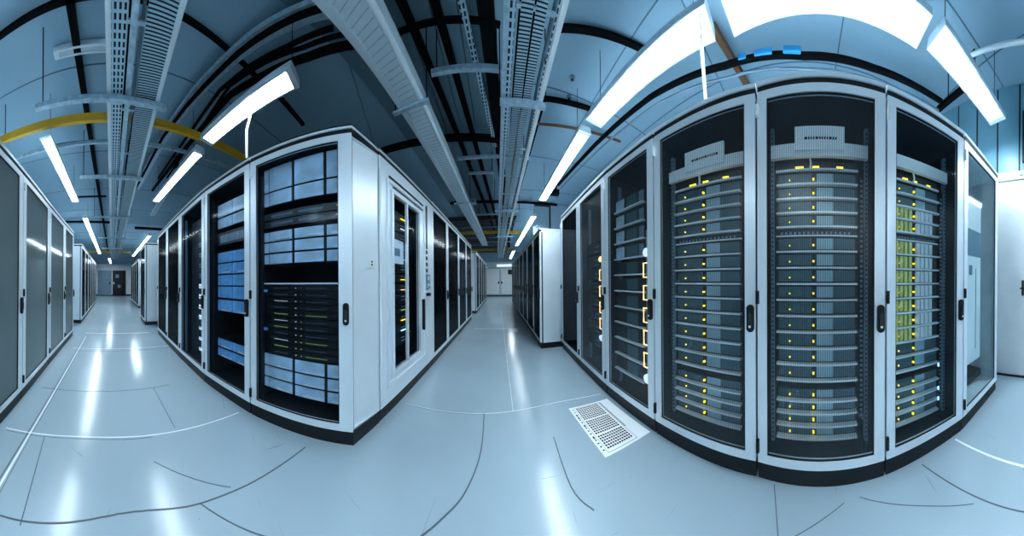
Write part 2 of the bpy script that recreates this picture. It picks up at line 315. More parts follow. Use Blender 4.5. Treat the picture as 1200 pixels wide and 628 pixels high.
# ---------------------------------------------------------------- cabinets
class Rack:
    """one cabinet: pl / pr are its front corners seen from the aisle, DL / DR the depth vectors of its two sides"""
    def __init__(s, name, pl, pr, DL, DR=None, h=2.16, label='', cat='server rack', group=None, pane='pane', open_=True, side='silver',
                 inner='inner', door='silver', win=(.058, .066, .14, 2.065), handle=True, hinge=True, gap=.006, cap=False):
        pl, pr = Vector(pl), Vector(pr); DL = Vector(DL); DR = Vector(DR) if DR else DL
        s.X = (pr-pl).normalized(); s.w = (pr-pl).length; s.h = h
        ang = math.atan2(s.X.y, s.X.x); s.root = empty(name, (pl.x, pl.y, 0), ang); s.ang = ang; s.pl = pl
        tag(s.root, label, cat, group)
        loc = lambda v: (v.x*s.X.x+v.y*s.X.y, -v.x*s.X.y+v.y*s.X.x)
        a, b = loc(DL), loc(DR); s.d = d = max(a[1], b[1])
        def f(x, y, z):
            k = min(1, max(0, x/s.w)); e = (a[0]*(1-k)+b[0]*k, a[1]*(1-k)+b[1]*k)
            if y < .05: return (x, y, z)
            q = (y-.05)/(d-.05); return (x+q*e[0], .05+q*(e[1]-.05), z)
        s.f = f; w = s.w; g = gap; t = .012; z0, z1 = .09, h-.052
        if open_:
            c = MB(f)
            for x0, x1, xi0, xi1 in ((g, g+t, g+t, g+2*t), (w-g-t, w-g, w-g-2*t, w-g-t)):
                c.box(x0, x1, .05, d, z0, z1, 0); c.box(xi0, xi1, .05, d-t, z0+t, z1-t, 1)
            for x0, x1, xi0, xi1 in ((g, g+t, g+t, g+2*t), (w-g-t, w-g, w-g-2*t, w-g-t)):
                c.box(x0, x1, .032, .05, z0, z1, 1)
            c.box(g, w-g, d-t, d, z0, z1, 0); c.box(g+t, w-g-t, d-2*t, d-t, z0, z1, 1)
            c.box(g, w-g, .032, d, z1-t, z1, 0); c.box(g+t, w-g-t, .05, d, z1-2*t, z1-t, 1)
            c.box(g, w-g, .032, d, z0, z0+t, 0); c.box(g+t, w-g-t, .05, d, z0+t, z0+2*t, 1)
        else:
            c = MB(f); c.box(g, w-g, .05, d, z0, z1, 0); c.box(g, w-g, .032, .05, z0, z1, 1); c.box(.05, w-.05, .028, .032, z0+.03, z1-.03, 1)
        c.build('carcass', [side, inner], s.root)
        p = MB(f); p.box(g, w-g, .012, d-.01, 0, .088); p.build('plinth', 'plinth', s.root)
        r = MB(f); r.box(g, w-g, .004, d, h-.05, h-.022, 1); zt_ = h-.007 if cap else h; r.box(g*.5, w-g*.5, -.004, d, h-.022, zt_, 0)
        if cap: r.box(g*.5, w-g*.5, -.007, d, h-.007, h, 1)
        r.build('roof_cap', ['silver', 'black'], s.root)
        ml, mr, zb, zt = win; dz0, dz1 = .096, h-.052; zt = zt-2.16+h
        dm = MB(); y0, y1 = 0, .028
        dm.box(g, ml, y0, y1, dz0, dz1); dm.box(w-mr, w-g, y0, y1, dz0, dz1); dm.box(ml, w-mr, y0, y1, dz0, zb); dm.box(ml, w-mr, y0, y1, zt, dz1)
        s.door = dm.build('door', door, s.root)
        pm = MB(); pm.box(ml+.0005, w-mr-.0005, .014, .019, zb+.0005, zt-.0005); pm.build('pane', pane, s.door)
        gk = MB()
        for x0, x1, q0, q1 in ((ml, ml+.006, zb, zt), (w-mr-.006, w-mr, zb, zt), (ml, w-mr, zb, zb+.006), (ml, w-mr, zt-.006, zt)): gk.box(x0, x1, .006, .013, q0, q1)
        gk.build('window_gasket', 'black', s.door)
        if handle:
            hx = w-mr*.5; hm = MB(); hz = .885
            hm.prism(rrect(hx-.021, hx+.021, hz-.075, hz+.075, .02), -.018, 0, 0, 'y'); hd = hm.build('handle', 'black', s.door, bevel=.003)
            lv = MB(); lv.prism(rrect(hx-.009, hx+.009, hz-.05, hz+.03, .008), -.026, -.0185, 0, 'y'); lv.box(hx-.006, hx+.006, -.0275, -.026, hz-.048, hz-.036, 1); lv.build('lever', ['inner', 'bright'], hd)
        if hinge:
            for hz, mt in ((h-.16, 'bright'), (1.0, 'black'), (.19, 'black')):
                hm = MB(); hm.box(.001, .016, -.014, 0, hz-.035, hz+.035); hm.box(.002, .012, -.018, -.014, hz-.03, hz+.03); hm.build('hinge', mt, s.door)
    def place(s, o, z):
        o.location = (s.pl.x, s.pl.y, z); o.rotation_euler = (0, 0, s.ang); return o
    def mb(s): return MB(s.f)

ORD = ['topmost', 'second', 'third', 'fourth', 'fifth', 'sixth', 'seventh', 'eighth', 'ninth', 'tenth', 'eleventh', 'twelfth', 'thirteenth', 'fourteenth', 'fifteenth', 'sixteenth', 'seventeenth', 'eighteenth', 'nineteenth', 'twentieth']
def ordn(k, n): return 'topmost' if k == 0 else 'lowest' if k == n-1 else ORD[k]+' down'

# --- the long glass row on the right
RP = [(.805,3.076),(.834,2.327),(.863,1.657),(.923,1.022),(1.007,.319),(.994,-.379),(1.008,-.969),(1.147,-1.572)]
RDIR = azv(87, .95)
RL = ['narrow looking dark glass rack at far end of long row, beside the lower cabinets',
      'glass rack with a column of warm lit cable loops, second from the far row end',
      'glass rack of open shelves with warm lit cable loops down its right side',
      'glass rack full of servers, left of the widest glass rack',
      'widest glass rack full of servers, facing the viewer square on',
      'glass rack with pale and olive painted bays, right of the widest rack',
      'pale nearly empty glass cabinet ending the long row by the white wall']
R = []
for i in range(7):
    dr = RDIR
    if i == 6: dr = azv(80, .9)
    R.append(Rack('server_rack', RP[i], RP[i+1], dr if i < 6 else azv(87,.95), dr, label=RL[i], group='long row of glass door racks',
                  pane=['panedark', 'pane', 'pane', 'pane', 'pane', 'paneclear', 'paneclear'][i], inner='inner' if i < 6 else 'pale',
                  handle=i != 6, win=(.058, .066, .14, 2.065) if i < 6 else (.05, .06, .14, 2.065)))

def rails(r, d0=.13, mt='bluegrey', x0=.075, x1=.085, z0=.12, z1=2.0):
    """perforated mounting posts inside the cabinet"""
    for k, (a, b) in enumerate(((x0-.02, x0), (r.w-x1, r.w-x1+.02))):
        m = r.mb(); m.box(a, b, d0, d0+.03, z0, z1, 0)
        z = z0+.02
        while z < z1-.02: m.box(a+.006, b-.006, d0-.002, d0, z, z+.012, 1); z += .028
        m.build('mounting_rail', [mt, 'black'], r.root)

def hood(r, label, x0, x1, plate=True):
    """pale header panel with a raised name plate above the servers"""
    m = r.mb(); m.box(x0, x1, .10, .125, 1.80, 1.875, 0); o = r.place(m.build('header_panel', 'white'), 0)
    if plate:
        c = (x0+x1)*.5; m = r.mb(); m.box(c-.14, c+.14, .085, .0995, 1.825, 1.955, 0)
        x = c-.085
        while x < c+.10: w = random.choice((.008, .014)); m.box(x, x+w, .083, .085, 1.88, 1.893, 1); x += w+.006
        m.build('name_plate', ['white', 'black'], o)
    return tag(o, label, 'panel')

def server(r, z, hgt, x0, x1, kind, label, group, first):
    """a rack server; the first of a kind in a cabinet is built, the rest are copies"""
    if first is not None:
        o = copy_tree(first); r.place(o, z); o['label'] = label; return o
    d0 = .15; m = r.mb(); m.box(x0, x1, d0, .62, 0, hgt-.004, 0); o = r.place(m.build('rack_server', 'chassis'), z)
    w = x1-x0
    m = r.mb(); m.box(x0+.005, x1-.005, d0-.03, d0, .0, .011); m.build('front_lip', 'bright', o)
    m = r.mb(); m.box(x0+.03*w, x0+.44*w, d0-.006, d0, .02, hgt-.01); m.build('vent_panel', 'mesh', o)
    if kind == 'mesh':
        m = r.mb(); m.box(x0+.50*w, x0+.70*w, d0-.006, d0, .02, hgt-.01); m.build('vent_panel', 'meshlit', o)
        m = r.mb(); m.box(x0+.71*w, x0+.97*w, d0-.006, d0, .02, hgt-.01); m.build('vent_panel', 'mesh', o)
    if kind == 'reflections':  # pale and olive bars stand in for reflected light on the door glass
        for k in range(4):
            a = x0+(.09+.085*k)*w; m = r.mb(); m.box(a, a+.055*w, d0-.022, d0-.006, .014, hgt-.006, 0); m.build('reflection_bar', 'olive', o)
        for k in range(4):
            a = x0+(.50+.09*k)*w; m = r.mb(); m.box(a, a+.065*w, d0-.022, d0, .014, hgt-.006, 0); m.build('reflection_bar', 'white', o)
    for u, s_ in ((.17, .007), (.46, .010)):
        m = r.mb(); a = x0+u*w; m.box(a-s_*.5, a+s_*.5, d0-.014, d0, hgt*.42, hgt*.42+s_); m.build('indicator_light', 'ledy', o)
    return tag(o, label, 'server', group)

def fill(r, where, kind, x0, x1):
    n = 18; k = 0; protos = {}
    zs = []; z = 1.73
    for _ in range(4): z -= .0825; zs.append((z, .0825))
    z -= .05; sw = z
    for _ in range(9): z -= .095; zs.append((z, .095))
    z -= .046
    for _ in range(4): z -= .074; zs.append((z, .074))
    for k, (z, hg) in enumerate(zs):
        kd = kind if kind == 'mesh' or 2 <= k <= 10 else 'mesh'
        o = server(r, z, hg, x0, x1, kd, f'black rack server with silver lip, {ordn(k, 17)} in the {where}', 'rack servers in the '+where, protos.get((hg, kd)))
        protos.setdefault((hg, kd), o)
    # patch panel with amber lights on top, thin switch between the groups
    m = r.mb(); m.box(x0, x1, .15, .5, 0, .06, 0); o = r.place(m.build('patch_bay', 'chassis'), 1.737)
    w = x1-x0
    for u0, u1 in ((.24, .34), (.45, .53), (.74, .82)):
        m = r.mb(); m.box(x0+u0*w, x0+u1*w, .143, .15, .020, .028); m.build('indicator_light', 'ledy', o)
    m = r.mb(); m.box(x0, x1, .135, .15, 0, .012); m.build('front_lip', 'bright', o)
    tag(o, f'patch panel with amber lights under the header panel of the {where}', 'patch panel')
    m = r.mb(); m.box(x0, x1, .15, .5, 0, .044, 0); o = r.place(m.build('network_switch', 'chassis'), sw+.002)
    m = r.mb()
    for q in range(16): m.box(x0+(.06+.055*q)*w, x0+(.06+.055*q)*w+.012, .146, .15, .014, .028)
    m.build('port_row', 'bluegrey', o); m = r.mb(); m.box(x0, x1, .14, .15, .0, .009); m.build('front_lip', 'bright', o)
    tag(o, f'thin network switch between the upper servers of the {where}', 'network switch')
    m = r.mb(); xx = x0+.42*w; m.tube([(xx, .125, 1.80), (xx+.004, .12, 1.765), (xx, .125, 1.735)], .006); o = r.place(m.build('patch_cable', 'whitecable'), 0)
    tag(o, f'short white cable hanging below the header panel of the {where}', 'cable')

W3, W4, W5 = 'rack left of the widest', 'widest glass rack', 'rack right of the widest'
for r, wh, kd in ((R[3], W3, 'mesh'), (R[4], W4, 'mesh'), (R[5], W5, 'reflections')):
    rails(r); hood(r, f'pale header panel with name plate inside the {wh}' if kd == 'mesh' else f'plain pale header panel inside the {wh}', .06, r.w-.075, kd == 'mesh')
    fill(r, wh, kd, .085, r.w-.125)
    m = r.mb(); x = r.w-.112; m.box(x, x+.02, .14, .17, .25, 1.75, 0)
    for k in range(48): m.box(x+.003, x+.016, .136, .14, .27+k*.03, .285+k*.03, 1)
    tag(r.place(m.build('cable_manager', ['black', 'bluegrey']), 0), f'toothed black vertical cable manager at right inside the {wh}', 'cable manager')
# blue status lights low in the rack with the painted glare bars
r = R[5]
for k, z in enumerate((.47, .30, .225)):
    m = r.mb(); m.box(r.w-.135, r.w-.127, .118, .126, z, z+.022); tag(r.place(m.build('status_light', 'ledb'), 0), f'small blue status light, {["upper","middle","lower"][k]} of three in the {W5}', 'light')

# rack 2: open shelves, teal screens, loop column
def loops(r, x0, x1, zs, where):
    m = r.mb(); m.box(x0, x1, .085, .10, .3, 1.5, 0); bp = tag(r.place(m.build('backing_panel', 'bluegrey'), 0), f'pale strip panel behind the warm loops of the {where}', 'panel')
    xm = (x0+x1)/2; n = len(zs); pr = None
    for k, z in enumerate(zs):
        if pr is None:
            m = r.mb(); a, b = x0+.012, x1-.008
            m.tube([(b, .045, .11), (a, .045, .11), (a, .045, 0), (b, .045, 0)], .007, 6); pr = o = r.place(m.build('cable_loop', 'warm'), z)  # warm light on the loops is put in as their own glow
        else: o = copy_tree(pr); r.place(o, z)
        tag(o, f'warm lit cable loop, {ordn(k, n)} in the {where}', 'cable', 'warm loops of the '+where)
r = R[2]; wh = 'open shelf rack'; rails(r, .12)
loops(r, r.w-.165, r.w-.075, [1.12-.175*k for k in range(5)], wh)
for k, (z, nm) in enumerate(((1.31, 'upper'), (.34, 'lower'))):
    m = r.mb(); c = r.w-.11
    m.prism([(c+.035*math.cos(a*math.pi/8), z+.035*math.sin(a*math.pi/8)) for a in range(16)], .03, .06, 0, 'y')
    tag(r.place(m.build('cabinet_lamp', 'ledw'), 0), f'small round white lamp at the {nm} end of the loops, {wh}', 'lamp')
pr = None
for k in range(11):
    z = 1.72-.145*k
    if pr is None or k == 4:
        m = r.mb(); m.box(.08, r.w-.18, .085, .55, .012, .125, 0); o = r.place(m.build('shelf_chassis', 'chassis'), z)
        m = r.mb(); m.box(.08, r.w-.168, .055, .084, 0, .012); m.build('shelf_lip', 'bright', o)
        if k < 4:
            m = r.mb(); m.box(.085, .20, .078, .085, .02, .115); m.build('screen', 'tray', o)
            m = r.mb(); m.box(.40, .455, .078, .085, .02, .11); m.build('grey_bezel', 'bluegrey', o)
        m = r.mb(); m.box(.24, .38, .078, .085, .02, .11); m.build('vent_panel', 'mesh', o)
        pr = o
    else: o = copy_tree(pr); r.place(o, z)
    tag(o, f'{"chassis with pale screen" if k < 4 else "dark chassis"} on silver lipped shelf, {ordn(k, 11)} in the {wh}', 'server', 'shelves of the '+wh)
r = R[1]; wh = 'second rack from the far end'; rails(r, .12)
loops(r, r.w-.20, r.w-.08, [1.10-.17*k for k in range(4)], wh)
for k, (z, nm) in enumerate(((1.32, 'upper'), (.50, 'lower'))):
    m = r.mb(); c = r.w-.14
    m.prism([(c+.045*math.cos(a*math.pi/8), z+.03*math.sin(a*math.pi/8)) for a in range(16)], .03, .06, 0, 'y')
    tag(r.place(m.build('cabinet_lamp', 'warm' if k == 0 else 'ledw'), 0), f'small round lamp at the {nm} end of the loops, {wh}', 'lamp')
pr = None
for k in range(8):
    z = 1.40-.15*k
    if pr is None:
        m = r.mb(); m.box(.1, .44, .08, .5, 0, .13, 0); pr = o = r.place(m.build('shelf_chassis', 'chassis'), z)
        m = r.mb(); m.box(.3, .42, .072, .08, .02, .03); m.box(.32, .42, .072, .08, .07, .08); m.build('port_row', 'bluegrey', o)
    else: o = copy_tree(pr); r.place(o, z)
    tag(o, f'dark narrow chassis, {ordn(k, 8)} in the {wh}', 'server', 'chassis of the '+wh)
r = R[0]; wh = 'dark rack at the far end'; rails(r, .12); pr = None
for k in range(5):
    z = 1.5-.25*k
    if pr is None:
        m = r.mb(); m.box(.09, r.w-.1, .16, .5, 0, .2, 0); pr = o = r.place(m.build('blank_chassis', 'chassis'), z)
        m = r.mb(); m.box(.09, r.w-.1, .15, .16, 0, .01); m.build('front_lip', 'bluegrey', o)
    else: o = copy_tree(pr); r.place(o, z)
    tag(o, f'dark blank chassis, {ordn(k, 5)} in the {wh}', 'server', 'chassis of the '+wh)
# rack 6: empty cabinet, with an added white panel imitating glare on its glass
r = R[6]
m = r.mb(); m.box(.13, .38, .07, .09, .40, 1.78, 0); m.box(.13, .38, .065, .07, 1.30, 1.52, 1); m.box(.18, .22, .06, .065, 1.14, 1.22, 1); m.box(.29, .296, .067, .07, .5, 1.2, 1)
tag(r.place(m.build('reflection_panel', ['white', 'bluegrey']), 0), 'white panel and grey patches imitating door glass reflection, in the nearly empty end cabinet', 'panel')
m = r.mb(); m.box(.05, r.w-.1, .14, .7, .16, .22, 0); m.box(.15, .28, .2, .4, .22, .26, 0)
tag(r.place(m.build('floor_tray', 'black'), 0), 'black tray on the floor of the nearly empty end cabinet', 'tray')

# --- lower cabinets further down the right side of the aisle
R2P = [(.453,3.108),(.409,3.737),(.354,4.523),(.300,5.3),(.235,6.2),(.175,7.05),(.115,7.9),(.055,8.75),(-.005,9.6)]
R2L = ['pale side panel beside the long glass row', 'second from its near end', 'third from its near end', 'fourth from its near end',
       'fifth from its near end', 'sixth from its near end', 'seventh from its near end', 'at the end nearest the far doors']
for i in range(8):
    rk = Rack('low_cabinet', R2P[i+1], R2P[i], azv(86, .95 if i else 1.0), h=1.96, label='lower dark door cabinet of the right row, '+R2L[i], cat='cabinet', group='lower cabinets along the right aisle',
         pane='panedark', open_=False, win=(.05, .06, .13, 2.08), hinge=i < 2)
    if i == 0:
        m = rk.mb(); m.box(rk.w-.0025, rk.w+.003, .3, .33, 1.1, 1.14); m.build('side_latch', 'white', rk.root)
        m = rk.mb(); m.box(rk.w-.003, rk.w+.001, .03, .99, 1.9, 1.93); m.build('side_trim', 'bright', rk.root)

# --- left block, row facing the left aisle
LP = [(-.948,.883),(-1.584,.347),(-2.147,-.045),(-2.80,-.414),(-3.403,-.74),(-4.077,-1.091)]
Q = (-.961,1.178); LD = azv(-32, .9)
LL = ['silver corner rack with green lit patch fields and storage arrays behind glass', 'glass rack with bright blue storage drives, second from the silver corner',
      'dark rack with small white tags, third from the silver corner', 'black door rack, fourth from the silver corner', 'black door rack, farthest from the silver corner in its row']
Lr = []
for i in range(5):
    Lr.append(Rack('server_rack', LP[i+1], LP[i], LD, LD if i else Vector((-.013, .295)), label=LL[i], group='racks along the left aisle of the middle block',
                   pane='paneblue' if i < 3 else 'panedark', win=(.062, .10, .14, 2.065) if i == 0 else (.058, .066, .14, 2.065), gap=.007, cap=True))

def array(r, z, hgt, x0, x1, cuts, mt, rows, label, group, shine=False):
    """a storage array: black chassis with separate mesh fronted drive trays"""
    d0 = .10; m = r.mb(); m.box(x0, x1, d0+.012, .5, 0, hgt-.004); o = r.place(m.build('storage_array', 'black'), z)
    for a, b in cuts:
        for q in range(rows):
            za = .004+q*(hgt-.006)/rows; zb = (q+1)*(hgt-.006)/rows
            m = r.mb(); m.box(x0+a*(x1-x0), x0+b*(x1-x0), d0, d0+.012, za, zb, 0); t = m.build('drive_tray', mt, o)
            if shine:
                m = r.mb(); u0 = a+(b-a)*.35; u1 = a+(b-a)*.95; m.box(x0+u0*(x1-x0), x0+u1*(x1-x0), d0-.016, d0, za+.01, za+.02); m.build('tray_pull', 'bright', t)
    return tag(o, label, 'storage array', group)
r = Lr[0]; wc = 'corner rack'; x0, x1 = .075, r.w-.105
cuts = [(0, .07), (.085, .40), (.44, .80), (.84, 1.)]
rails(r, .06, 'chassis', .078, .10)
for k, (z, hg, tx, sh) in enumerate(((1.86, .20, 'tray', 0), (1.74, .115, 'tray', 0), (1.44, .085, 'tray', 1), (1.345, .09, 'tray', 0), (1.25, .09, 'tray', 0), (.408, .10, 'tray', 1), (.314, .09, 'tray', 1), (.225, .085, 'tray', 1))):
    array(r, z, hg, x0, x1, cuts, tx, 1, f'storage array of pale blue mesh trays, {ordn(k, 8)} in the {wc}', 'storage arrays in the corner rack', bool(sh))
for k, (z, hg) in enumerate(((1.62, .055), (1.555, .055))):
    m = r.mb(); m.box(x0, x1, .10, .5, 0, hg); o = r.place(m.build('blade_server', 'chassis'), z)
    for u in (.12, .5):
        m = r.mb()
        for q in range(14): m.box(x0+(u+.022*q)*(x1-x0), x0+(u+.022*q)*(x1-x0)+.006, .094, .1, .018, .036)
        m.build('slot_row', 'bluegrey', o)
    m = r.mb(); m.box(x0+.96*(x1-x0), x0+.985*(x1-x0), .09, .1, .03, .036); m.build('indicator_light', 'ledy' if k == 0 else 'ledw', o)
    tag(o, f'dark blue server with dotted slots, {["upper","lower"][k]} of the pair in the {wc}', 'server', 'slotted servers in the corner rack')
m = r.mb(); m.box(x0, x1, .095, .4, 0, .012); tag(r.place(m.build('shelf', 'bright'), 1.085), f'bright steel shelf above the green lights in the {wc}', 'shelf')
for k in range(11):
    z = 1.035-.052*k; m = r.mb(); m.box(x0, x1, .11, .5, 0, .046); o = r.place(m.build('patch_field', 'black'), z)
    lit = 'ledg' if k in (4, 6, 7, 9) else 'ledw'
    for u0, n, mt in ((.15, 9, lit if k in (4, 6, 9) or k % 3 == 2 else 'bluegrey'), (.44, 1, 'ledw'), (.51, 1, 'ledg' if k > 4 else 'bluegrey'), (.58, 12, 'ledg' if k in (4, 8, 10) else 'bluegrey'), (.96, 2, 'bluegrey')):
        m = r.mb()
        for q in range(n): m.box(x0+(u0+.022*q)*(x1-x0), x0+(u0+.022*q)*(x1-x0)+.0045*(1+(n == 1)), .104, .11, .018, .022)
        m.build('light_row', mt, o)
    tag(o, f'black patch field with rows of tiny lights, {ordn(k, 11)} in the {wc}', 'patch panel', 'patch fields in the corner rack')
for k, z in enumerate((1.02, .70)):
    m = r.mb(); m.box(x0-.005, x0+.035, .085, .1, z, z+.022); tag(r.place(m.build('cable_tag', 'trayblue'), 0), f'small blue tag, {["upper","lower"][k]} one on the left rail of the {wc}', 'tag')
r = Lr[1]; wc = 'blue drive rack'; x0, x1 = .12, r.w-.075; cuts = [(0, .46), (.48, 1.)]
rails(r, .06, 'chassis', .09, .08)
zz = [(1.80, .14), (1.68, .11), (1.31, .115), (1.19, .115), (1.07, .115), (.94, .125), (.80, .125), (.42, .09), (.32, .09)]
for k, (z, hg) in enumerate(zz):
    array(r, z, hg, x0, x1, cuts, 'tray' if k < 2 else 'trayblue', 1, f'storage array with two mesh trays, {ordn(k, 9)} in the {wc}', 'storage arrays in the blue drive rack', k in (3, 6, 7, 8))
m = r.mb(); m.box(x0, x1, .1, .5, 0, .13); o = r.place(m.build('blade_server', 'chassis'), 1.50)
m = r.mb(); [m.box(x0+(.1+.06*q)*(x1-x0), x0+(.1+.06*q)*(x1-x0)+.02, .094, .1, .02, .1) for q in range(13)]; m.build('slot_row', 'bluegrey', o)
tag(o, f'dark slotted server between the trays of the {wc}', 'server')
r = Lr[2]; rails(r, .06)
for k in range(12):
    z = 1.66-.125*k; x = r.w-.225; m = r.mb(); m.box(x, x+.05+.02*(k > 8), .05, .058, z, z+.05-.02*(k > 8), 0); m.box(x+.012, x+.036, .048, .05, z+.012, z+.028, 1)
    tag(r.place(m.build('cable_tag', ['ledw' if k > 4 else 'bluegrey', 'black']), 0), f'small white tag, {ordn(k, 12)} in the dark rack beside the blue drive rack', 'tag', 'tags in the dark rack')  # lower tags glow by themselves to read white in the dark rack
m = r.mb(); m.box(.09, r.w-.25, .15, .6, .15, 1.95); tag(r.place(m.build('blanking_unit', 'chassis'), 0), 'tall dark blank unit filling the rack with white tags', 'panel')
for i, nm in ((3, 'fourth'), (4, 'fifth')):
    r = Lr[i]; m = r.mb(); m.box(.09, r.w-.09, .15, .6, .15, 1.95); tag(r.place(m.build('blanking_unit', 'chassis'), 0), f'tall dark blank unit inside the {nm} rack from the silver corner', 'panel')
# sticker on the silver corner's side
m = MB(); px, py, pz = -.957, 1.08, 1.24
m.prism([(px+.0005, py-.018), (px+.003, py-.018), (px+.003, py+.018), (px+.0005, py+.018)], pz-.03, pz+.03, 0)
for a, b in ((-.018, -.004), (.004, .018)):
    m.prism([(px+.003, py-.009), (px+.0036, py-.009), (px+.0036, py+.009), (px+.003, py+.009)], pz+a, pz+b, 1)
tag(m.build('sticker', ['white', 'black']), 'small white sticker with two dark squares on the silver corner side panel', 'sticker')

# beyond the end of that row
V = Rack('server_rack', (-5.60,-2.05), (-4.80,-1.63), azv(-28, 1.1), label='black door rack with pale blue side, standing past the left row end', group='racks further along the left aisle', pane='panedark', open_=False, hinge=False)
V2 = [(-7.94,-3.0),(-8.68,-3.4),(-9.42,-3.8),(-10.2,-4.2),(-10.9,-4.6)]
for i in range(4):
    Rack('server_rack', V2[i+1], V2[i], azv(-28, 1.0), label='distant dark rack right of the left aisle, '+['nearest, with pale blue side', 'second', 'third', 'farthest by the end doors'][i], group='distant racks right of the left aisle', pane='panedark', open_=False, hinge=False, handle=False)

# --- left block, row facing the right aisle: cooling cabinet then dark racks
def sline(y): return (-.955-(y-1.06)*.0505)
c = Rack('cooling_cabinet', Q, (-1.019,2.33), azv(-93, .9), label='silver cooling cabinet with a framed two pane window and control strip', cat='cabinet', pane='paneblue', handle=False, hinge=False, win=(.19, .42, .33, 1.87), cap=True)
w = c.w
m = MB(); m.box(.005, .015, -.012, 0, .12, 2.08); m.box(.0, .02, -.006, 0, .12, 2.08); m.build('edge_trim', 'bright', c.door)
m = MB()
for x0_, x1_, z0_, z1_ in ((.10, .13, .22, 1.97), (.88, .91, .22, 1.97), (.13, .88, .22, .25), (.13, .88, 1.94, 1.97)): m.box(x0_, x1_, -.014, 0, z0_, z1_)
m.build('outer_frame', 'silver', c.door, bevel=.004)
m = MB()
for x0_, x1_, z0_, z1_ in ((.165, .195, .30, 1.90), (w-.425, w-.395, .30, 1.90), (.195, w-.425, .30, .335), (.195, w-.425, 1.865, 1.90), (.435, .455, .335, 1.865)): m.box(x0_, x1_, -.02, .012, z0_, z1_)
m.build('window_frame', 'silver', c.door, bevel=.004)
m = MB(); m.box(.14, .86, -.004, 0, 1.985, 2.005); m.box(.2, .84, -.004, 0, 1.925, 1.932); m.build('top_slot', 'black', c.door)
m = MB(); m.box(w-.215, w-.165, -.004, 0, 1.50, 2.03)
for k in range(4): m.box(w-.215, w-.165, -.004, 0, 1.44-.075*k, 1.485-.075*k)
m.build('vent_slot', 'black', c.door)
m = MB(); m.box(w-.235, w-.125, -.02, 0, 1.02, 1.19, 0); m.box(w-.215, w-.145, -.022, -.02, 1.12, 1.17, 1); m.box(w-.215, w-.145, -.022, -.02, 1.05, 1.08, 1); m.build('control_panel', ['bluegrey', 'tray'], c.door)
m = MB(); m.box(w-.22, w-.15, -.04, 0, .93, .965); m.build('latch', 'black', c.door)
m = MB(); m.box(w-.335, w-.315, -.03, 0, .55, .90); m.build('pull_bar', 'black', c.door)
for k in range(13):
    z = 1.72-.105*k; m = c.mb(); m.box(.17, w-.4, .1, .5, 0, .09); o = c.place(m.build('blade_server', 'black'), z)
    mt = ['ledy', 'ledw', 'bluegrey', 'bluegrey', 'ledw', 'bluegrey', 'ledy', 'warm', 'bluegrey', 'ledg', 'ledy', 'ledb', 'bluegrey'][k]
    for a, b in ((.21, .33), (.50, .60)):
        m = c.mb(); m.box(a, b, .09, .1, .03, .037); m.build('light_row', mt, o)
        m = c.mb(); m.box(a, b-.03, .09, .1, .065, .07); m.build('light_row', 'bluegrey', o)
    tag(o, f'black server with a thin lit line, {ordn(k, 13)} in the cooling cabinet', 'server', 'servers in the cooling cabinet')
m = c.mb(); m.box(.205, .43, .024, .032, 1.27, 1.49, 0); m.box(.26, .36, .0225, .024, 1.34, 1.41, 1)
tag(c.place(m.build('notice_sheet', ['white', 'bluegrey']), 0), 'white notice sheet behind the left pane of the cooling cabinet', 'notice')
SY = [2.33, 3.06, 3.90, 4.75, 5.60]
for i in range(4):
    Rack('server_rack', (sline(SY[i])-.0, SY[i]), (sline(SY[i+1]), SY[i+1]), azv(-93, .9), label='dark door rack past the cooling cabinet, '+['next to its control strip', 'second along', 'third along', 'last before the gap'][i],
         group='dark racks past the cooling cabinet', pane='panedark', open_=False, hinge=False)
S2 = [(-1.23,6.6),(-1.29,7.55),(-1.35,8.5),(-1.41,9.5),(-1.47,10.5),(-1.53,11.5)]
for i in range(5):
    Rack('server_rack', S2[i], S2[i+1], azv(-93, .9), label='distant dark rack left of the right aisle, '+['nearest, just past the gap', 'second past the gap', 'third past the gap', 'fourth past the gap', 'farthest by the doors'][i],
         group='distant racks left of the right aisle', pane='panedark', open_=False, hinge=False, handle=False)

# --- row on the left edge
WP = [(-.34,-1.09),(-1.044,-1.484),(-1.754,-1.884),(-2.47,-2.267),(-3.111,-2.60)]
for i in range(4):
    Rack('cabinet', WP[i], WP[i+1], azv(151.5, .9), label='grey smoked glass cabinet at left, '+['nearest, cut off by the picture edge', 'second along, tall silver frame', 'third along', 'last before the gap'][i], cat='cabinet',
         group='grey cabinets at left', pane='panegrey', open_=False, inner='bluegrey', win=(.07, .08, .14, 2.06))
W2 = [(-4.17,-3.20),(-4.87,-3.59),(-5.57,-3.98),(-6.27,-4.37),(-6.97,-4.76),(-7.67,-5.15),(-8.37,-5.54),(-9.07,-5.93)]
for i in range(7):
    rk = Rack('server_rack', W2[i], W2[i+1], azv(151.5, .95), label='black door rack past the gap at left, '+['nearest, with lamp on its pale side', 'second', 'third', 'fourth', 'fifth', 'sixth', 'farthest'][i], group='black racks past the gap at left',
         pane='panedark', open_=False, hinge=False, handle=False)
    if i == 0:
        m = rk.mb(); m.prism([(.3+.03*math.cos(a*math.pi/6), 1.45+.03*math.sin(a*math.pi/6)) for a in range(12)], 0, .01, 0, 'y')
        o = m.build('side_lamp', 'ledw', rk.root); o.rotation_euler = (0, 0, rad(90)); o.location = (-.004, .0, 0)

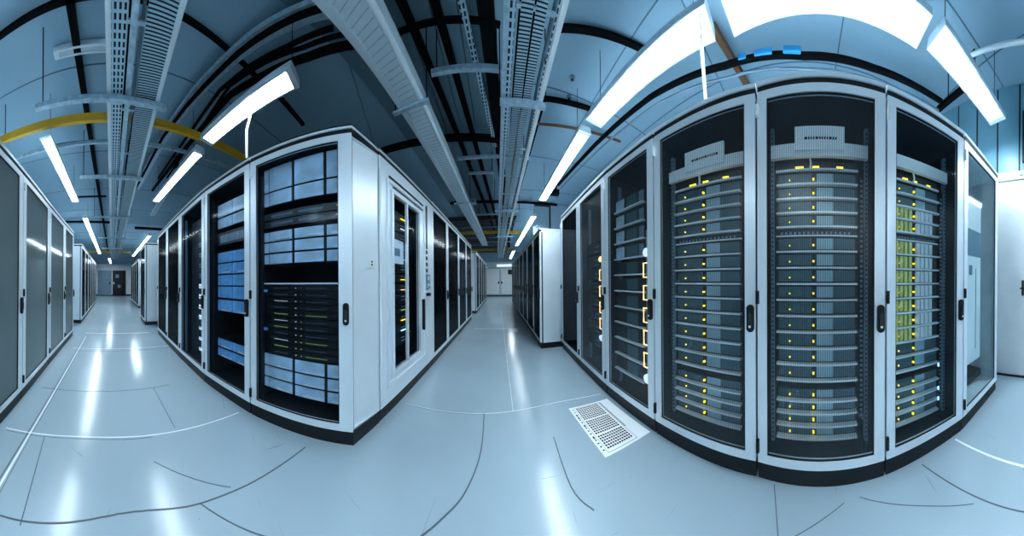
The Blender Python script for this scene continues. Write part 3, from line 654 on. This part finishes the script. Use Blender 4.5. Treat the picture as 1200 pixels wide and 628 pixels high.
# ---------------------------------------------------------------- perforated floor tile
vp = [Vector(p) for p in ((.47,1.585),(.835,1.58),(.905,1.055),(.545,1.06))]   # far left, far right, near right, near left
def vf(u, v, z): p = vp[0].lerp(vp[1], u).lerp(vp[3].lerp(vp[2], u), v); return (p.x, p.y, z)
m = MB(vf); m.box(0, 1, 0, 1, 0, .004); v = m.build('floor_vent', 'white')
tag(v, 'white perforated floor vent tile beside the long glass row', 'vent')
m = MB(vf)
for b0, nb in ((.05, 7), (.05+.315, 7), (.05+.63, 6)):
    for j in range(nb):
        for k in range(11): m.box(.14+k*.05, .175+k*.05, b0+j*.042, b0+j*.042+.026, .0035, .0046)
m.build('vent_hole', 'black', v)['kind'] = 'stuff'
m = MB(vf); y = .06
while y < .93: m.box(.045, .075, y, y+random.choice((.02, .045)), .0035, .0046); y += .06
y = .04
while y < .7: m.box(.74, .765, y, y+.02, .0035, .0046); y += .028
m.build('vent_pattern', 'black', v)['kind'] = 'stuff'
m = MB(vf); m.box(.10, .106, .03, .97, .0035, .0046); m.box(.72, .726, .03, .97, .0035, .0046); m.box(.10, .726, .03, .036, .0035, .0046); m.box(.10, .726, .964, .97, .0035, .0046); m.build('vent_border', 'bluegrey', v)

# ---------------------------------------------------------------- ceiling lights
def light(p, q, w, label, wires=(.1, .9), lit='lamp', group='strip lights hung over the aisles', top=None):
    p, q = Vector(p), Vector(q); L = (q-p).length; t = (q-p)/L
    root = empty('ceiling_light', ((p.x+q.x)/2, (p.y+q.y)/2, p.z), math.atan2(t.y, t.x)); tag(root, label, 'light', group)
    m = MB(); a, b = -L/2, L/2
    m.prism([(-w/2, 0), (w/2, 0), (w/2-.01, .05), (w/2-.03, .06), (-w/2+.03, .06), (-w/2+.01, .05)], 0, 1, 0, 'y')
    m.v = [(a+(b-a)*y, x, z+.004) for x, y, z in m.v]; m.build('housing', 'silver', root)
    m = MB(); m.box(a+.05, b-.05, -w/2+.018, w/2-.018, -.004, .004); m.build('diffuser', lit, root)
    m = MB()
    for x0_, x1_, y0_, y1_ in ((a, b, -w/2, -w/2+.016), (a, b, w/2-.016, w/2), (a, a+.048, -w/2+.016, w/2-.016), (b-.048, b, -w/2+.016, w/2-.016)): m.box(x0_, x1_, y0_, y1_, -.008, .004)
    m.build('rim', 'silver', root)
    for k in wires:
        m = MB(); x = a+(b-a)*k; m.tube([(x, 0, .06), (x+.004, .0, (CZ-p.z)*.6), (x, 0, (top or CZ-.002)-p.z)], .003, 6); m.build('suspension_wire', 'cable', root)
ZL = 2.7
LS = [((-1.34,.655,ZL),(-2.19,-.03,ZL),.17,'strip light over the left aisle near the silver corner rack'),
      ((-2.33,-.10,ZL),(-3.66,-1.03,ZL),.14,'strip light over the left aisle above the blue drive rack'),
      ((.82,1.80,ZL),(1.045,.625,ZL),.19,'long strip light above the open shelf rack'),
      ((1.075,.52,ZL),(1.075,-.665,ZL),.20,'strip light above the widest glass rack'),
      ((1.05,-.74,ZL),(1.16,-1.58,ZL),.18,'strip light above the pale end cabinet near the blue wall panels'),
      ((.78,1.93,ZL),(.61,3.80,ZL),.15,'strip light over the right aisle before the lower cabinets'),
      ((.55,4.70,ZL),(.22,8.6,ZL),.14,'strip light over the right aisle above the lower cabinets'),
      ((-1.39,-1.58,ZL),(-2.96,-2.43,ZL),.14,'strip light above the grey cabinets at left'),
      ((-3.80,-2.83,ZL),(-8.9,-5.60,ZL),.13,'strip light above the black racks past the gap at left'),
      ((-6.2,-1.95,ZL),(-10.6,-4.35,ZL),.13,'distant strip light over the right side of the left aisle')]
for k, l in enumerate(LS): light(*l, wires=(.02,) if k == 0 else (.1, .9), top=3.158 if k == 0 else None)
light((-3.7,-.75,3.0), (-5.2,-1.55,3.0), .12, 'unlit strip light beyond the left row', lit='off', group=None)
light((-1.27,-1.32,3.26), (-1.62,-.72,3.26), .07, 'unlit strip light flat against the ceiling behind the left cable tray', wires=(), lit='off', group=None)
light((.1,10.2,ZL), (-.1,13.4,ZL), .14, 'last strip light before the far pale doors')
light((-11.,-6.2,ZL), (-13.6,-7.5,ZL), .14, 'last strip light before the grey and black end doors')
# unseen fill lights, added over the hidden parts of the room
for k, (p, q) in enumerate((((-3.5,8.,3.0),(-5.,10.5,3.0)), ((-2.5,-5.,3.0),(-6.,-7.,3.0)), ((.55,-1.75,ZL),(.15,-3.2,ZL)), ((-.1,-1.9,ZL),(.5,-3.9,ZL)))):
    light(p, q, .16, ['added unseen fill light behind the dark racks', 'added unseen fill light behind the grey cabinets', 'added unseen fill light by the white back door', 'added unseen fill light behind the picture edge'][k], group=None)

# ---------------------------------------------------------------- cable trays and ducts
def tray(name, p, q, w, z, label, n_cables, sheets, edge):
    p, q = Vector((*p, z)), Vector((*q, z)); L = (q-p).length; t = (q-p)/L
    root = empty(name, (p.x, p.y, z), math.atan2(t.y, t.x)-math.pi/2); tag(root, label, 'cable tray')   # local +Y runs along the tray
    for s in (-1, 1):
        m = MB(); m.box(*sorted((s*w/2, s*(w/2-.012))), 0, L, -.004, .075); m.box(*sorted((s*w/2, s*(w/2-.035))), 0, L, -.012, -.004); m.build('side_rail', 'bright' if s == 1 else edge[0], root)
    for a, b, mt in sheets:
        m = MB(); m.box(a*w, b*w, 0, L, 0, .003); m.build('tray_floor', mt, root)
    k = .2; m = MB(); m.box(-w/2+.012, w/2-.012, 0, .02, .004, .018); r0 = m.build('rung', 'steel', root, (0, k, 0))
    while k+.6 < L: k += .6; c = r0.copy(); COL.objects.link(c); c.parent = root; c.location = (0, k, 0)
    for k in range(n_cables):
        x = w*[-.36, -.18, -.10, -.01, .07, .15, .36][k]; m = MB(); pts = [(x+.012*math.sin(y*2.1), y, .047+.006*math.sin(y*3)) for y in [L*i/40 for i in range(41)]]
        m.tube(pts, .012, 6); o = m.build('cable', 'bluegrey' if k in (0, 3, 6) else 'cable'); o.location = root.location; o.rotation_euler = root.rotation_euler
        tag(o, f'thick data cable lying in the {"left" if "left" in label else "right"} aisle cable tray', 'cable', f'cables in the {"left" if "left" in label else "right"} aisle tray')
    return root
d = azv(-118.5)
n = azv(-28.5)
tray('cable_tray', tuple(d*.35+n*.18), tuple(d*13+n*.13), .45, 2.68, 'wide perforated cable tray running overhead along the left aisle', 7, ((-.47, -.20, 'perf'), (-.16, -.06, 'steel'), (.05, .47, 'slat')), ('bright',))
tray('cable_tray', tuple(azv(-4)*-.9+azv(86)*.24), tuple(azv(-4)*13+azv(86)*.12), .36, 2.68, 'wide perforated cable tray running overhead along the right aisle', 7, ((-.47, -.30, 'perf'), (-.22, -.02, 'slat'), (.02, .20, 'slat'), (.36, .49, 'punched')), ('steel',))

# silver trunking over the dark racks of the right aisle
p, q = Vector((-.757,.2,2.65)), Vector((-1.13,8.2,2.65)); root = empty('cable_duct', p, math.atan2((q-p).y, (q-p).x)-math.pi/2); L = (q-p).length
tag(root, 'silver ribbed cable duct running overhead along the right aisle', 'duct')
m = MB(); k = 0
m.box(-.075, .06, 0, L, 0, .012, 0)
while k < L: m.box(-.075, .06, k, k+.006, -.002, 0, 1); k += .05
m.build('ribbed_floor', ['silver', 'steel'], root)
m = MB(); m.box(-.115, -.077, 0, L, -.01, .02); m.box(-.125, -.115, 0, L, -.01, .07); m.build('left_flange', 'silver', root)
m = MB(); m.tube([(.085, 0, -.002), (.085, L, -.002)], .022, 12); m.box(.10, .112, 0, L, -.01, .08); m.build('right_rail', 'bright', root, smooth=False)
m = MB(); m.box(-.125, .112, 0, L, .07, .08); m.build('lid', 'steel', root)

def bar_thing(name, p, q, w, h, mt, label, cat, group=None, rod=None, prof=None):
    m = MB(); m.bar(p, q, w, h, prof=prof); o = m.build(name, mt); tag(o, label, cat, group)
    for k in (rod or ()):
        a = Vector(p).lerp(Vector(q), k); m = MB(); m.tube([(a.x, a.y, a.z+h/2), (a.x, a.y, CZ-.001)], .005, 6); m.build('hanger_rod', 'cable', o)
    return o
def pipe_thing(name, pts, r, mt, label, cat, group=None):
    m = MB(); m.tube(pts, r, 10); return tag(m.build(name, mt, smooth=False), label, cat, group)

CH = [(-.02,-.02),(.02,-.02),(.02,.02),(.012,.02),(.012,-.012),(-.012,-.012),(-.012,.02),(-.02,.02)]
bar_thing('support_bracket', (-1.06,-1.335,2.64), (-1.66,-.37,2.64), .03, .03, 'steel', 'steel bracket under the left aisle tray, nearest one', 'bracket', 'brackets under the left tray', rod=(.06,), prof=CH)
for k, s in enumerate((1.2, 2.9, 5., 7.)):
    a = Vector((-1.06,-1.335)).lerp(Vector((-1.62,-.43)), .18)+d*s; b = Vector((-1.06,-1.335)).lerp(Vector((-1.62,-.43)), 1.06)+d*s
    bar_thing('support_bracket', (*a, 2.64), (*b, 2.64), .03, .03, 'steel', f'steel bracket under the left aisle tray, {["second","third","fourth","fifth"][k]} along', 'bracket', 'brackets under the left tray', rod=(.06, .985), prof=CH)
bar_thing('support_bracket', (-.09,1.66,2.64), (.31,1.69,2.64), .03, .03, 'steel', 'steel bracket under the right aisle tray, nearest one', 'bracket', 'brackets under the right tray', rod=(.0, 1.), prof=CH)
for k, y in enumerate((4.2, 6.6)):
    bar_thing('support_bracket', (-.11-y*.06,y,2.64), (.40-y*.055,y+.03,2.64), .03, .03, 'steel', f'steel bracket under the right aisle tray, {["second","third"][k]} along', 'bracket', 'brackets under the right tray', rod=(.0, 1.), prof=CH)
for k, (a, b, z) in enumerate((((-.68,1.57), (-.07,1.69), 2.95), ((-.80,2.80), (.28,2.90), 2.95), ((-.73,3.27), (-.29,3.32), 2.98), ((-.95,5.26), (-.22,5.30), 2.95), ((-1.2,8.9), (.2,9.0), 2.95))):
    bar_thing('ceiling_strut', (*a, z), (*b, z), .035, .04, 'steel', f'steel strut between the duct and the right aisle tray, {["nearest","second","third","fourth","farthest"][k]}', 'strut', 'struts over the right aisle', rod=(.08, .92))
for k, (y, z) in enumerate(((1.45, 2.615), (3.6, 2.615), (6., 2.615))):
    x = -.78-.047*(y-.6); bar_thing('duct_bracket', (x-.17,y-.02,z), (x+.16,y+.02,z), .035, .02, 'steel', f'steel bracket under the silver duct, {["nearest","second","third"][k]}', 'bracket', 'brackets under the duct', rod=(.06, .94))
m = MB(); m.box(-.05, .05, -.05, .05, 0, .09, 0); m.box(-.035, .035, -.052, -.05, .02, .07, 1); o = m.build('ceiling_junction_box', ['steel', 'bluegrey']); o.location = (-.74, 3.72, 2.62); tag(o, 'small steel junction box beside the silver duct', 'box')

# black conduits and beams on the ceiling
Z3 = 3.27
BL = [((-.85,-.84,Z3), (-12.,-6.85,Z3), .07, .03, 'black conduit on the ceiling along the left aisle'),
      ((-.30,-2.35,Z3), (-2.1,.75,Z3), .035, .03, 'thin black conduit crossing the ceiling over the left aisle'),
      ((-1.93,.60,Z3-.06), (-2.26,1.22,Z3-.06), .045, .03, 'short black conduit stub above the silver corner rack'),
      ((-.80,.4,Z3), (-.68,12.,Z3), .06, .04, 'black ceiling beam next to the duct over the right aisle'),
      ((-.57,.4,Z3), (-.50,12.,Z3), .065, .04, 'black ceiling beam midway over the right aisle'),
      ((-.19,.6,Z3), (-.16,12.,Z3-.02), .13, .06, 'thick black ceiling beam beside the right aisle tray'),
      ((-1.2,1.28,Z3-.05), (-.08,1.60,Z3-.05), .03, .03, 'black crossbar on the ceiling nearest over the right aisle'),
      ((-2.2,2.35,3.2), (-.15,2.86,3.2), .10, .05, 'thick black crossbeam over the cooling cabinet'),
      ((-1.6,4.9,3.2), (-.2,5.1,3.2), .08, .05, 'black crossbeam farther along the right aisle'),
      ((-1.17,.9,3.2), (-1.19,3.4,3.2), .06, .04, 'black conduit alongside the silver duct'),
      ((.40,2.28,3.28), (.13,5.3,3.28), .05, .03, 'black conduit from the ceiling corner along the right aisle'),
      ((.375,2.28,3.28), (.98,2.26,3.28), .05, .03, 'short black conduit under the strip light of the right aisle'),
      ((.12,5.32,3.28), (1.3,5.4,3.28), .06, .04, 'black conduit across the ceiling above the lower cabinets'),
      ((.42,1.63,3.29), (1.22,1.42,3.29), .045, .03, 'black conduit on the ceiling left of the long strip light'),
      ((-4.7,-4.8,3.2), (-5.9,-3.2,3.2), .12, .05, 'black beam on the ceiling past the grey cabinets'),
      ((-3.4,-3.0,3.1), (-3.85,-2.25,3.1), .04, .03, 'short black bar on the ceiling above the grey cabinets'),
      ((-6.5,-2.6,3.1), (-7.6,-.6,3.1), .14, .06, 'black beam across the ceiling beyond the left row'),
      ((-1.95,-2.05,3.1), (-2.75,-.70,3.1), .03, .03, 'thin black bar beneath the yellow pipe')]
for p, q, w, h_, lb in BL: bar_thing('ceiling_conduit' if w < .055 else 'ceiling_beam', p, q, w, h_, 'cable', lb, 'conduit' if w < .055 else 'beam')
bar_thing('perforated_strut', (-.37,1.2,3.2), (-.24,3.0,3.2), .05, .03, 'perf', 'perforated steel strut on the dark roof deck', 'strut')
pipe_thing('ceiling_pipe', [(.31,2.64,3.26), (1.62,2.55,3.26)], .018, 'brown', 'thin brown pipe crossing the ceiling under the right strip lights', 'pipe')
bar_thing('ceiling_pipe', (1.44,.84,3.26), (2.15,.73,3.26), .05, .05, 'brown', 'brown pipe on the ceiling left of the strip light over the widest rack', 'pipe')
# trunking and black cables above the left row
TP = [(-3.95,-1.54),(-2.51,-.50),(-2.09,-.13),(-1.82,.15),(-1.58,.40),(-1.33,.68),(-1.12,.90)]
m = MB()
for a, b in zip(TP, TP[1:]): m.bar((*a, 3.18), (*b, 3.18), .11, .04)
tag(m.build('cable_trunking', 'steel'), 'steel trunking curving on the ceiling above the left row', 'trunking')
for k, (pts, rr, nm) in enumerate((([(-4.,-1.64),(-2.57,-.62),(-2.16,-.25),(-1.88,.03),(-1.63,.28),(-1.37,.56),(-1.16,.78)], .020, 'on the aisle side of the trunking'),
        ([(-3.57,-.95),(-2.58,-.26),(-2.0,.12),(-1.73,.39),(-1.49,.66),(-1.2,.92)], .018, 'close behind the trunking'),
        ([(-3.6,-.78),(-2.55,-.12),(-1.95,.22),(-1.68,.51),(-1.44,.79),(-1.18,1.02)], .016, 'third from the aisle'),
        ([(-4.03,-1.20),(-2.76,-.26),(-2.05,.24),(-1.78,.55),(-1.49,.86),(-1.18,1.13)], .030, 'farthest from the aisle'))):
    pipe_thing('ceiling_cable', [(x, y, 3.10+.008*k) for x, y in pts], rr, 'cable', f'black cable curving over the left row, {nm}', 'cable', 'black cables over the left row')
m = MB(); m.tube([(-3.35,-.55,2.9), (-3.35,-.55,CZ)], .035, 8); m.bar((-3.6,-.7,2.95), (-3.1,-.4,2.95), .05, .04); tag(m.build('ceiling_bracket', 'cable'), 'black T shaped hanger above the third and fourth left racks', 'bracket')
# black cable bundle behind the long glass row, with blue clips
CP = [(.90,3.62,2.95),(1.14,2.40,2.98),(1.34,1.5,3.0),(1.55,.78,3.0),(1.66,.10,3.0),(1.68,-.5,3.0),(1.66,-1.25,3.0)]
pipe_thing('ceiling_cable', CP, .026, 'cable', 'thick black cable running above the long glass row', 'cable')
pipe_thing('ceiling_cable', [(x+.05, y, z-.06) for x, y, z in CP], .012, 'bluegrey', 'thin grey pipe under the thick black cable above the glass row', 'pipe')
for k, (y, x, l) in enumerate(((.62, 1.585, .07), (.44, 1.61, .15), (.20, 1.64, .15))):
    m = MB(); m.box(-.03, .03, -l/2, l/2, 0, .05); o = m.build('cable_clip', 'blueclip', bevel=.008); o.location = (x-.01, y, 2.985); o.rotation_euler = (0, 0, rad(8))
    tag(o, f'blue clip on the black cable, {["leftmost","middle one","rightmost"][k]} above the widest rack', 'clip', 'blue clips on the black cable')
m = MB(); m.bar((1.40,-1.32,2.99), (1.78,-1.30,3.03), .05, .04); m.tube([(1.62,-1.31,3.03), (1.62,-1.31,CZ)], .006, 6); tag(m.build('ceiling_bracket', 'cable'), 'black bracket ending the thick cable by the blue wall panels', 'bracket')
pipe_thing('ceiling_pipe', [(1.30,-1.29,3.2), (1.07,-1.39,3.2), (.82,-1.50,3.2), (.5,-1.62,3.2)], .02, 'bright', 'bright curved pipe by the blue wall panels', 'pipe')
# power cords dropping from the lights
pipe_thing('power_cord', [(.98,.66,2.70), (1.0,.655,2.45), (1.05,.66,2.162)], .010, 'whitecable', 'white cord dropping from the strip light to the long glass row', 'cord')
pipe_thing('power_cord', [(-1.75,.40,2.70), (-1.73,.35,2.5), (-1.68,.34,2.163)], .010, 'whitecable', 'white cord dropping from the strip light to the left row', 'cord')
# yellow pipes
bar_thing('yellow_pipe', (-.95,-2.52,2.9), (-1.76,-1.14,2.9), .04, .085, 'yellow', 'yellow pipe crossing the left aisle, piece left of the tray', 'pipe', rod=(.3,))
bar_thing('yellow_pipe', (-1.76,-1.14,2.9), (-2.78,.60,2.9), .04, .085, 'yellow', 'yellow pipe crossing the left aisle, piece right of the tray', 'pipe')
bar_thing('ceiling_pipe', (-1.45,-2.35,2.86), (-3.0,.48,2.86), .03, .04, 'steel', 'grey pipe running behind the yellow pipe', 'pipe')
bar_thing('yellow_pipe', (-2.1,6.9,2.9), (.42,7.1,2.9), .05, .09, 'yellow', 'yellow pipe across the right aisle, nearer of two', 'pipe')
bar_thing('yellow_pipe', (-2.3,10.8,2.9), (.2,11.,2.9), .05, .10, 'yellow', 'yellow pipe across the right aisle, farther of two', 'pipe')
bar_thing('yellow_pipe', (-8.5,-7.6,2.9), (-10.4,-4.4,2.9), .05, .10, 'yellow', 'yellow pipe across the far left aisle', 'pipe')
for k, (x, y) in enumerate(((.67, 2.02), (.70, 2.24))):
    m = MB(); m.prism([(.03*math.cos(a*math.pi/8), .03*math.sin(a*math.pi/8)) for a in range(16)], CZ-.02, CZ-.0005, 0); m.prism([(.012*math.cos(a*math.pi/8), .012*math.sin(a*math.pi/8)) for a in range(16)], CZ-.03, CZ-.02, 1)
    o = m.build('ceiling_sensor', ['bluegrey', 'black']); o.location = (x, y, 0); tag(o, f'small round ceiling sensor, {["nearer","farther"][k]} of two before the strip lights', 'sensor', 'round ceiling sensors')
m = MB(); m.box(-.14, .06, -.06, .06, 0, .10); m.bar((0, 0, .1), (.05, .1, .42), .03, .03); m.prism([(-.2, -.05), (-.14, -.06), (-.14, .06), (-.2, .05)], .02, .08); o = m.build('security_camera', 'cable'); o.location = (.93, 3.95, 2.9); tag(o, 'black camera hung from the ceiling above the lower cabinets', 'camera')
m = MB(); m.tube([(-.02, 0, 0), (-.008, 0, -.22), (0, 0, -.46)], .0035, 6); m.box(-.03, .03, -.03, .03, -.01, 0); o = m.build('hanging_wire', 'cable'); o.location = (1.32, -1.39, CZ-.001); tag(o, 'thin wire hanging from the ceiling by the blue wall panels', 'wire')

# ---------------------------------------------------------------- light, camera, view
w = bpy.data.worlds.new('world'); SC.world = w; w.use_nodes = True
w.node_tree.nodes['Background'].inputs[0].default_value = (.3, .5, .7, 1); w.node_tree.nodes['Background'].inputs[1].default_value = .3
cam = bpy.data.cameras.new('camera'); co = bpy.data.objects.new('camera', cam); COL.objects.link(co)
cam.type = 'PANO'; cam.panorama_type = 'CENTRAL_CYLINDRICAL'
K = 3.955*180/math.pi
cam.central_cylindrical_range_u_min = -600/K; cam.central_cylindrical_range_u_max = 600/K
cam.central_cylindrical_range_v_min = -(628-330)/K; cam.central_cylindrical_range_v_max = 330/K
cam.central_cylindrical_radius = 1.0
cam.clip_start = .01
co.location = (0, 0, 1.094); co.rotation_euler = (rad(90), rad(.0), 0)
co.matrix_world = Matrix.Translation((0, 0, 1.094)) @ Matrix.Rotation(rad(.5), 4, 'Y') @ Matrix.Rotation(rad(90), 4, 'X')
SC.camera = co
vs = SC.view_settings; vs.view_transform = 'Standard'; vs.look = 'None'; vs.exposure = 1.65; vs.gamma = 1.
try: vs.use_curve_mapping = False
except Exception: pass
